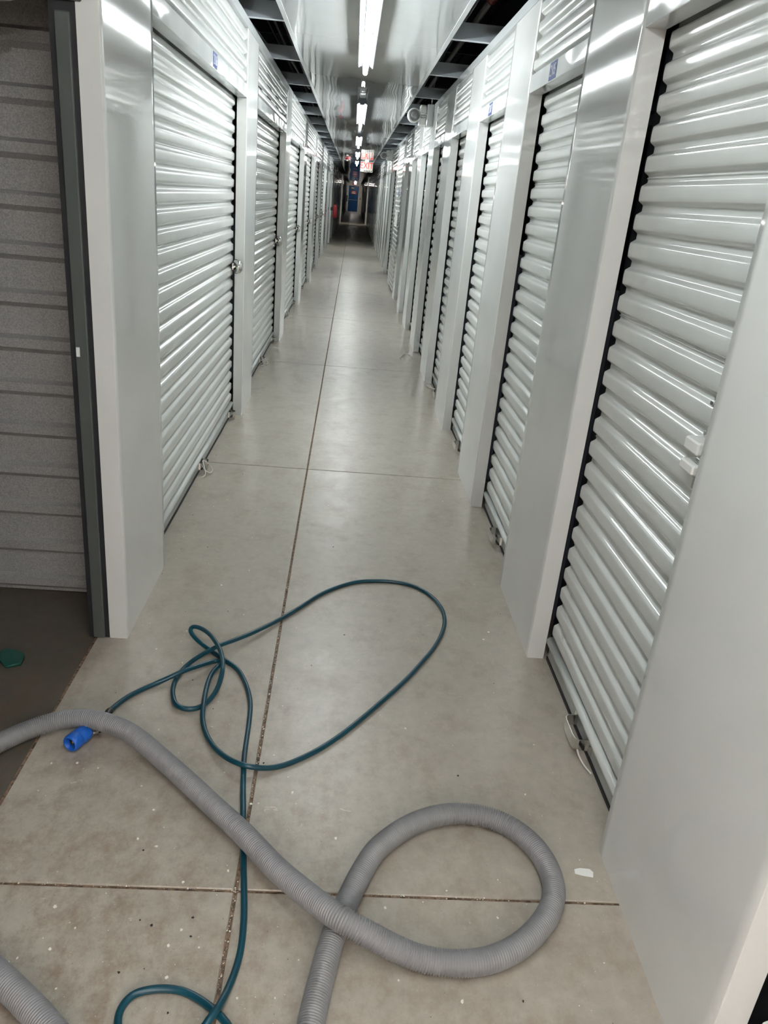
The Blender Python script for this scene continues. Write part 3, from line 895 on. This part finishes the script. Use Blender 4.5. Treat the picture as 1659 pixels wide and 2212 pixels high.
# ------------------------------------------------------------------ pipes and cables in the roof void
def run(name, pts, r, mat, lab, cat, nn=10):
    o = MB().tube(pts, r, nn).build(name, mat); tag(o, lab, cat); return o
sp_ = link('sprinkler_pipe', None); tag(sp_, 'grey sprinkler pipe with a red coupling above the right wall', 'pipe')
MB().tube([(0.775, -0.9, 2.76), (0.775, 45, 2.76)], 0.021, 12).build('pipe_run', 'pipe', sp_)
o = MB().lathe([(0.02, 0), (0.034, 0.0), (0.034, 0.05), (0.024, 0.07), (0.024, 0.09), (0.034, 0.11), (0.034, 0.16), (0.02, 0.16)], 'y', (0.775, 5.46, 2.76), 14).build('coupling', 'redcap', sp_)
run('conduit', [(0.66, -0.9, 2.70), (0.66, 44, 2.70)], 0.011, 'darkpipe', 'thin dark conduit between ceiling strip and sprinkler pipe', 'conduit')
run('conduit', [(0.62, -0.9, 2.80), (0.62, 44, 2.80)], 0.013, 'darkpipe', 'upper dark conduit over the right joists', 'conduit')
for q, (x, z, lab) in enumerate(((-0.62, 2.72, 'conduit closest to the ceiling strip over the left joists'), (-0.74, 2.80, 'middle conduit over the left joists'), (-0.86, 2.90, 'conduit farthest out over the left joists'))):
    run('conduit', [(x, -0.9, z), (x, 44, z)], 0.012, 'darkpipe' if q != 1 else 'pipe', lab, 'conduit')
run('loose_cable', spline([(-0.86, 6.3, 2.66), (-0.80, 6.7, 2.62), (-0.75, 7.05, 2.585), (-0.66, 7.22, 2.575), (-0.55, 7.10, 2.60), (-0.45, 7.0, 2.66)], 0.02), 0.006, 'cable', 'pale drooping cable above the left joists', 'cable', 8)
run('loose_cable', spline([(-0.70, 8.6, 2.70), (-0.62, 9.1, 2.62), (-0.58, 9.7, 2.60), (-0.62, 10.4, 2.68)], 0.03), 0.005, 'cable', 'thin sagging cable farther along the left joists', 'cable', 8)
run('loose_cable', spline([(0.80, 8.2, 2.95), (0.735, 8.5, 2.75), (0.725, 8.9, 2.55)], 0.03), 0.004, 'cable', 'thin wire dropping to the nearer wall camera', 'cable', 8)
# cross bracing of the roof structure, seen dark between the joists
for q in range(14):
    y = 4.2 + q * 3.1
    o = MB().box(-6, 6, y - 0.03, y + 0.03, 3.20, 3.32).build('roof_beam', 'darkpipe')
    tag(o, 'dark roof beam crossing high above the open ceiling', 'beam', 'dark roof beams')

# ------------------------------------------------------------------ hoses
GRAY = [(-1.002, 1.624, 0.030), (-0.958, 1.734, 0.030), (-0.901, 1.808, 0.030), (-0.847, 1.867, 0.030), (-0.778, 1.900, 0.040), (-0.696, 1.902, 0.055), (-0.609, 1.877, 0.058), (-0.533, 1.842, 0.050), (-0.443, 1.769, 0.038), (-0.358, 1.691, 0.034), (-0.248, 1.574, 0.040), (-0.168, 1.487, 0.049), (-0.073, 1.378, 0.052), (0.024, 1.271, 0.075), (0.072, 1.225, 0.086), (0.113, 1.205, 0.080), (0.201, 1.185, 0.045), (0.266, 1.171, 0.030), (0.343, 1.164, 0.030), (0.404, 1.172, 0.030), (0.466, 1.198, 0.030), (0.523, 1.240, 0.030), (0.571, 1.293, 0.030), (0.601, 1.349, 0.030), (0.609, 1.415, 0.030), (0.593, 1.488, 0.030), (0.550, 1.554, 0.030), (0.485, 1.596, 0.030), (0.406, 1.609, 0.030), (0.326, 1.593, 0.030), (0.254, 1.554, 0.030), (0.203, 1.509, 0.030), (0.164, 1.466, 0.030), (0.124, 1.385, 0.030), (0.102, 1.329, 0.030), (0.084, 1.279, 0.030), (0.066, 1.225, 0.030), (0.048, 1.146, 0.030), (0.036, 1.084, 0.030), (0.026, 1.025, 0.030), (0.013, 0.922, 0.030)]
GRAY2 = [(-0.765, 1.202, 0.030), (-0.688, 1.157, 0.030), (-0.611, 1.106, 0.030), (-0.546, 1.059, 0.030), (-0.486, 1.013, 0.030), (-0.410, 0.947, 0.030)]
TEAL = [(-0.655, 1.902, 0.012), (-0.655, 1.950, 0.012), (-0.650, 1.994, 0.012), (-0.629, 2.050, 0.010), (-0.606, 2.090, 0.009), (-0.578, 2.124, 0.008), (-0.540, 2.155, 0.012), (-0.485, 2.182, 0.030), (-0.458, 2.203, 0.034), (-0.426, 2.234, 0.030), (-0.390, 2.271, 0.024), (-0.367, 2.288, 0.022), (-0.351, 2.278, 0.026), (-0.351, 2.246, 0.032), (-0.365, 2.217, 0.030), (-0.373, 2.177, 0.026), (-0.373, 2.112, 0.026), (-0.367, 2.037, 0.027), (-0.359, 1.975, 0.018), (-0.337, 1.911, 0.012), (-0.308, 1.860, 0.012), (-0.273, 1.814, 0.018), (-0.235, 1.779, 0.025), (-0.193, 1.762, 0.025), (-0.147, 1.770, 0.014), (-0.102, 1.788, 0.008), (-0.057, 1.815, 0.008), (0.009, 1.870, 0.008), (0.078, 1.946, 0.008), (0.152, 2.044, 0.008), (0.232, 2.158, 0.008), (0.302, 2.264, 0.008), (0.369, 2.381, 0.008), (0.423, 2.486, 0.008), (0.465, 2.601, 0.008), (0.482, 2.700, 0.008), (0.473, 2.801, 0.008), (0.433, 2.896, 0.008), (0.368, 2.964, 0.008), (0.287, 2.988, 0.008), (0.206, 2.986, 0.008), (0.124, 2.966, 0.008), (0.045, 2.909, 0.008), (-0.031, 2.828, 0.009), (-0.118, 2.693, 0.010), (-0.183, 2.597, 0.013), (-0.260, 2.493, 0.020), (-0.319, 2.425, 0.026), (-0.370, 2.373, 0.030), (-0.397, 2.340, 0.030), (-0.431, 2.305, 0.024), (-0.463, 2.265, 0.014), (-0.480, 2.217, 0.010), (-0.485, 2.152, 0.012), (-0.476, 2.092, 0.016), (-0.455, 2.042, 0.014), (-0.427, 2.030, 0.009), (-0.395, 2.034, 0.008), (-0.370, 2.055, 0.008), (-0.348, 2.098, 0.014), (-0.336, 2.146, 0.026), (-0.333, 2.194, 0.044), (-0.340, 2.248, 0.050), (-0.358, 2.307, 0.052), (-0.379, 2.349, 0.056), (-0.406, 2.393, 0.058), (-0.437, 2.427, 0.058), (-0.466, 2.450, 0.054), (-0.488, 2.458, 0.048), (-0.490, 2.445, 0.040), (-0.473, 2.424, 0.030), (-0.446, 2.403, 0.018), (-0.415, 2.382, 0.010), (-0.382, 2.352, 0.008), (-0.350, 2.320, 0.008), (-0.316, 2.291, 0.008), (-0.284, 2.252, 0.008), (-0.254, 2.186, 0.008), (-0.234, 2.123, 0.008), (-0.222, 2.062, 0.008), (-0.216, 1.980, 0.008), (-0.213, 1.892, 0.008), (-0.209, 1.810, 0.008), (-0.197, 1.697, 0.008), (-0.183, 1.594, 0.008), (-0.164, 1.455, 0.008), (-0.150, 1.359, 0.008), (-0.140, 1.283, 0.008), (-0.136, 1.212, 0.008), (-0.139, 1.162, 0.009), (-0.148, 1.111, 0.014), (-0.160, 1.063, 0.025), (-0.177, 1.030, 0.025), (-0.200, 1.006, 0.012), (-0.265, 0.977, 0.008), (-0.332, 0.997, 0.008), (-0.354, 1.028, 0.008), (-0.358, 1.060, 0.008), (-0.343, 1.090, 0.008), (-0.313, 1.102, 0.008), (-0.276, 1.106, 0.008), (-0.237, 1.100, 0.008), (-0.195, 1.079, 0.008), (-0.163, 1.056, 0.008), (-0.139, 1.033, 0.008), (-0.087, 0.967, 0.008)]
CONN = [(-0.711, 1.816, 0.021), (-0.681, 1.881, 0.019), (-0.654, 1.896, 0.008)]
def ribbed(path, r):
    P = spline(path, 0.00148, 60)
    # four rings per rib: a rounded crest and a narrow groove
    rads = [r * (0.965, 1.0, 0.965, 0.80)[i % 4] for i in range(len(P))]
    return P, rads
o = link('vacuum_hose', None)
P, rd = ribbed(GRAY, 0.0285)
MB().tube(P, rd, 22, smooth=True).build('ribbed_hose', 'hose', o)
tag(o, 'grey ribbed vacuum hose looping across the corridor floor', 'hose')
P, rd = ribbed(GRAY2, 0.0285)
o = MB().tube(P, rd, 22, smooth=True).build('vacuum_hose', 'hose')
tag(o, 'short visible stretch of grey ribbed vacuum hose in the bottom left corner', 'hose')

t = link('water_hose', None)
MB().tube(spline(TEAL, 0.008), 0.0080, 12).build('tubing', 'teal', t)
A = Vector(TEAL[0]); B = Vector(TEAL[3]); Q = [Vector(p) for p in TEAL[:4]]
MB().tube([Q[0], Q[0].lerp(Q[1], 0.6), Q[1], Q[2], Q[2].lerp(Q[3], 0.15)], [0.010, 0.0115, 0.0115, 0.0115, 0.0095], 12).build('crimp_sleeve', 'black', t)
c0, c1, c2 = [Vector(p) + Vector((0, 0, 0.006)) for p in CONN]
ax = (c1 - c0).normalized()
def axis_lathe(o, ax, prof, n=22, smooth=True, cap=True):
    u = ax.cross(Vector((0, 0, 1))).normalized(); w = ax.cross(u)
    return MB().quad_strip([[o + ax * h + (u * math.cos(6.28319 * k / n) + w * math.sin(6.28319 * k / n)) * r for k in range(n)] for r, h in prof], cap=cap, smooth=smooth)
MB().tube([c2, c2.lerp(c1, 0.5), c1 + ax * 0.006], [0.011, 0.011, 0.012], 10).build('swivel_elbow', 'chrome', t)
axis_lathe(c1, ax, [(0.010, 0.016), (0.017, 0.014), (0.019, 0.009), (0.017, 0.004), (0.010, 0.002)], 6, False).build('hex_nut', 'chrome', t)
Lc = (c1 - c0).length
cp = axis_lathe(c0, ax, [(0.015, Lc + 0.004), (0.021, Lc + 0.002), (0.0245, Lc - 0.006), (0.0255, Lc * 0.55), (0.0235, Lc * 0.50), (0.0235, Lc * 0.46), (0.0260, Lc * 0.42),
     (0.0260, 0.010), (0.0245, 0.002), (0.0215, 0.0), (0.0185, 0.002), (0.0175, 0.024)], cap=False).build('coupler', 'blue', t)
axis_lathe(c0, ax, [(0.001, 0.022), (0.0175, 0.022)], cap=False).build('bore', 'black', cp)
axis_lathe(c0, ax, [(0.0005, 0.008), (0.006, 0.008), (0.007, 0.014), (0.007, 0.022)], cap=False).build('poppet', 'brass', cp)
tag(t, 'teal pressure hose with blue coupler, coiled and looped on the floor', 'hose')

# ------------------------------------------------------------------ floor litter
o = MB()
pts = [(0.684, 1.446), (0.700, 1.441), (0.728, 1.436), (0.733, 1.452), (0.726, 1.462), (0.700, 1.464), (0.686, 1.460)]
o.quad_strip([[(x, y, 0.0008) for x, y in pts], [(x + 0.001, y, 0.0022) for x, y in pts]], cap=True, smooth=False)
o = o.build('paper_scrap', 'paper'); tag(o, 'torn white paper scrap near the right pilaster', 'paper scrap')

HP = [(p.x, p.y, 0.011) for p in spline(TEAL, 0.02)] + [(p.x, p.y, 0.034) for p in spline(GRAY, 0.03)] + [(p.x, p.y, 0.034) for p in spline(GRAY2, 0.03)] + [(p[0], p[1], 0.03) for p in CONN]
def clear(x, y, m):
    return all((x - a) ** 2 + (y - b) ** 2 > (c + m) ** 2 for a, b, c in HP)
def chips(name, mat, n, region, smin, smax, seed, lab, cat):
    rnd = random.Random(seed); mb = MB()
    for i in range(n):
        x, y = region(rnd)
        while not clear(x, y, smax): x, y = region(rnd)
        s = smin + (smax - smin) * rnd.random() ** 5
        k = rnd.choice((4, 5, 6)); a0 = rnd.uniform(0, 6.28)
        zf = 0.0003 if x > -0.82 else -0.0037
        ring = [(x + s * rnd.uniform(0.5, 1) * math.cos(a0 + 6.283 * q / k), y + s * rnd.uniform(0.5, 1.2) * math.sin(a0 + 6.283 * q / k)) for q in range(k)]
        t1, t2 = rnd.uniform(-0.25, 0.25), rnd.uniform(-0.25, 0.25)
        top = [(px, py, zf + max(0.0003, 0.25 * s + (px - x) * t1 + (py - y) * t2)) for px, py in ring]
        mb.quad_strip([[(px, py, zf) for px, py in ring], top], cap=True, smooth=False)
    o = mb.build(name, mat); tag(o, lab, cat, kind='stuff')
def reg_all(r):
    while True:
        y = 0.95 + 4.0 * r.random() ** 2.2; x = r.uniform(-0.80, 0.76)
        if r.random() < (0.95 if x < 0 else 0.5): return x, y
chips('paint_flecks', 'fleck', 620, reg_all, 0.0009, 0.0058, 3, 'scattered pale paint flecks on the near concrete', 'flecks')
chips('dark_grit', 'speck', 170, reg_all, 0.0008, 0.0045, 5, 'scattered dark grit on the near concrete', 'grit')
def reg_joint(r):
    if r.random() < 0.75: return XJ + r.uniform(-0.004, 0.004), 1.0 + 1.9 * r.random()
    return r.uniform(-0.8, 0.7), 1.36 + r.uniform(-0.004, 0.004)
chips('joint_grit', 'fleck', 420, reg_joint, 0.0010, 0.0034, 9, 'glittering grit lying along the floor joints', 'grit')
sm = MB(); rnd = random.Random(4)
ring = [(-1.06 + 0.055 * math.cos(a / 9 * 6.283) * rnd.uniform(0.7, 1.2), 2.27 + 0.05 * math.sin(a / 9 * 6.283) * rnd.uniform(0.6, 1.2)) for a in range(9)]
sm.quad_strip([[(x, y, -0.0036) for x, y in ring], [(x * 0.98 - 0.021, y, 0.004 + 0.006 * rnd.random()) for x, y in ring]], cap=True, smooth=True)
o = sm.build('plastic_scrap', 'greensmear'); tag(o, 'crumpled green plastic scrap on the dark unit floor', 'plastic scrap')
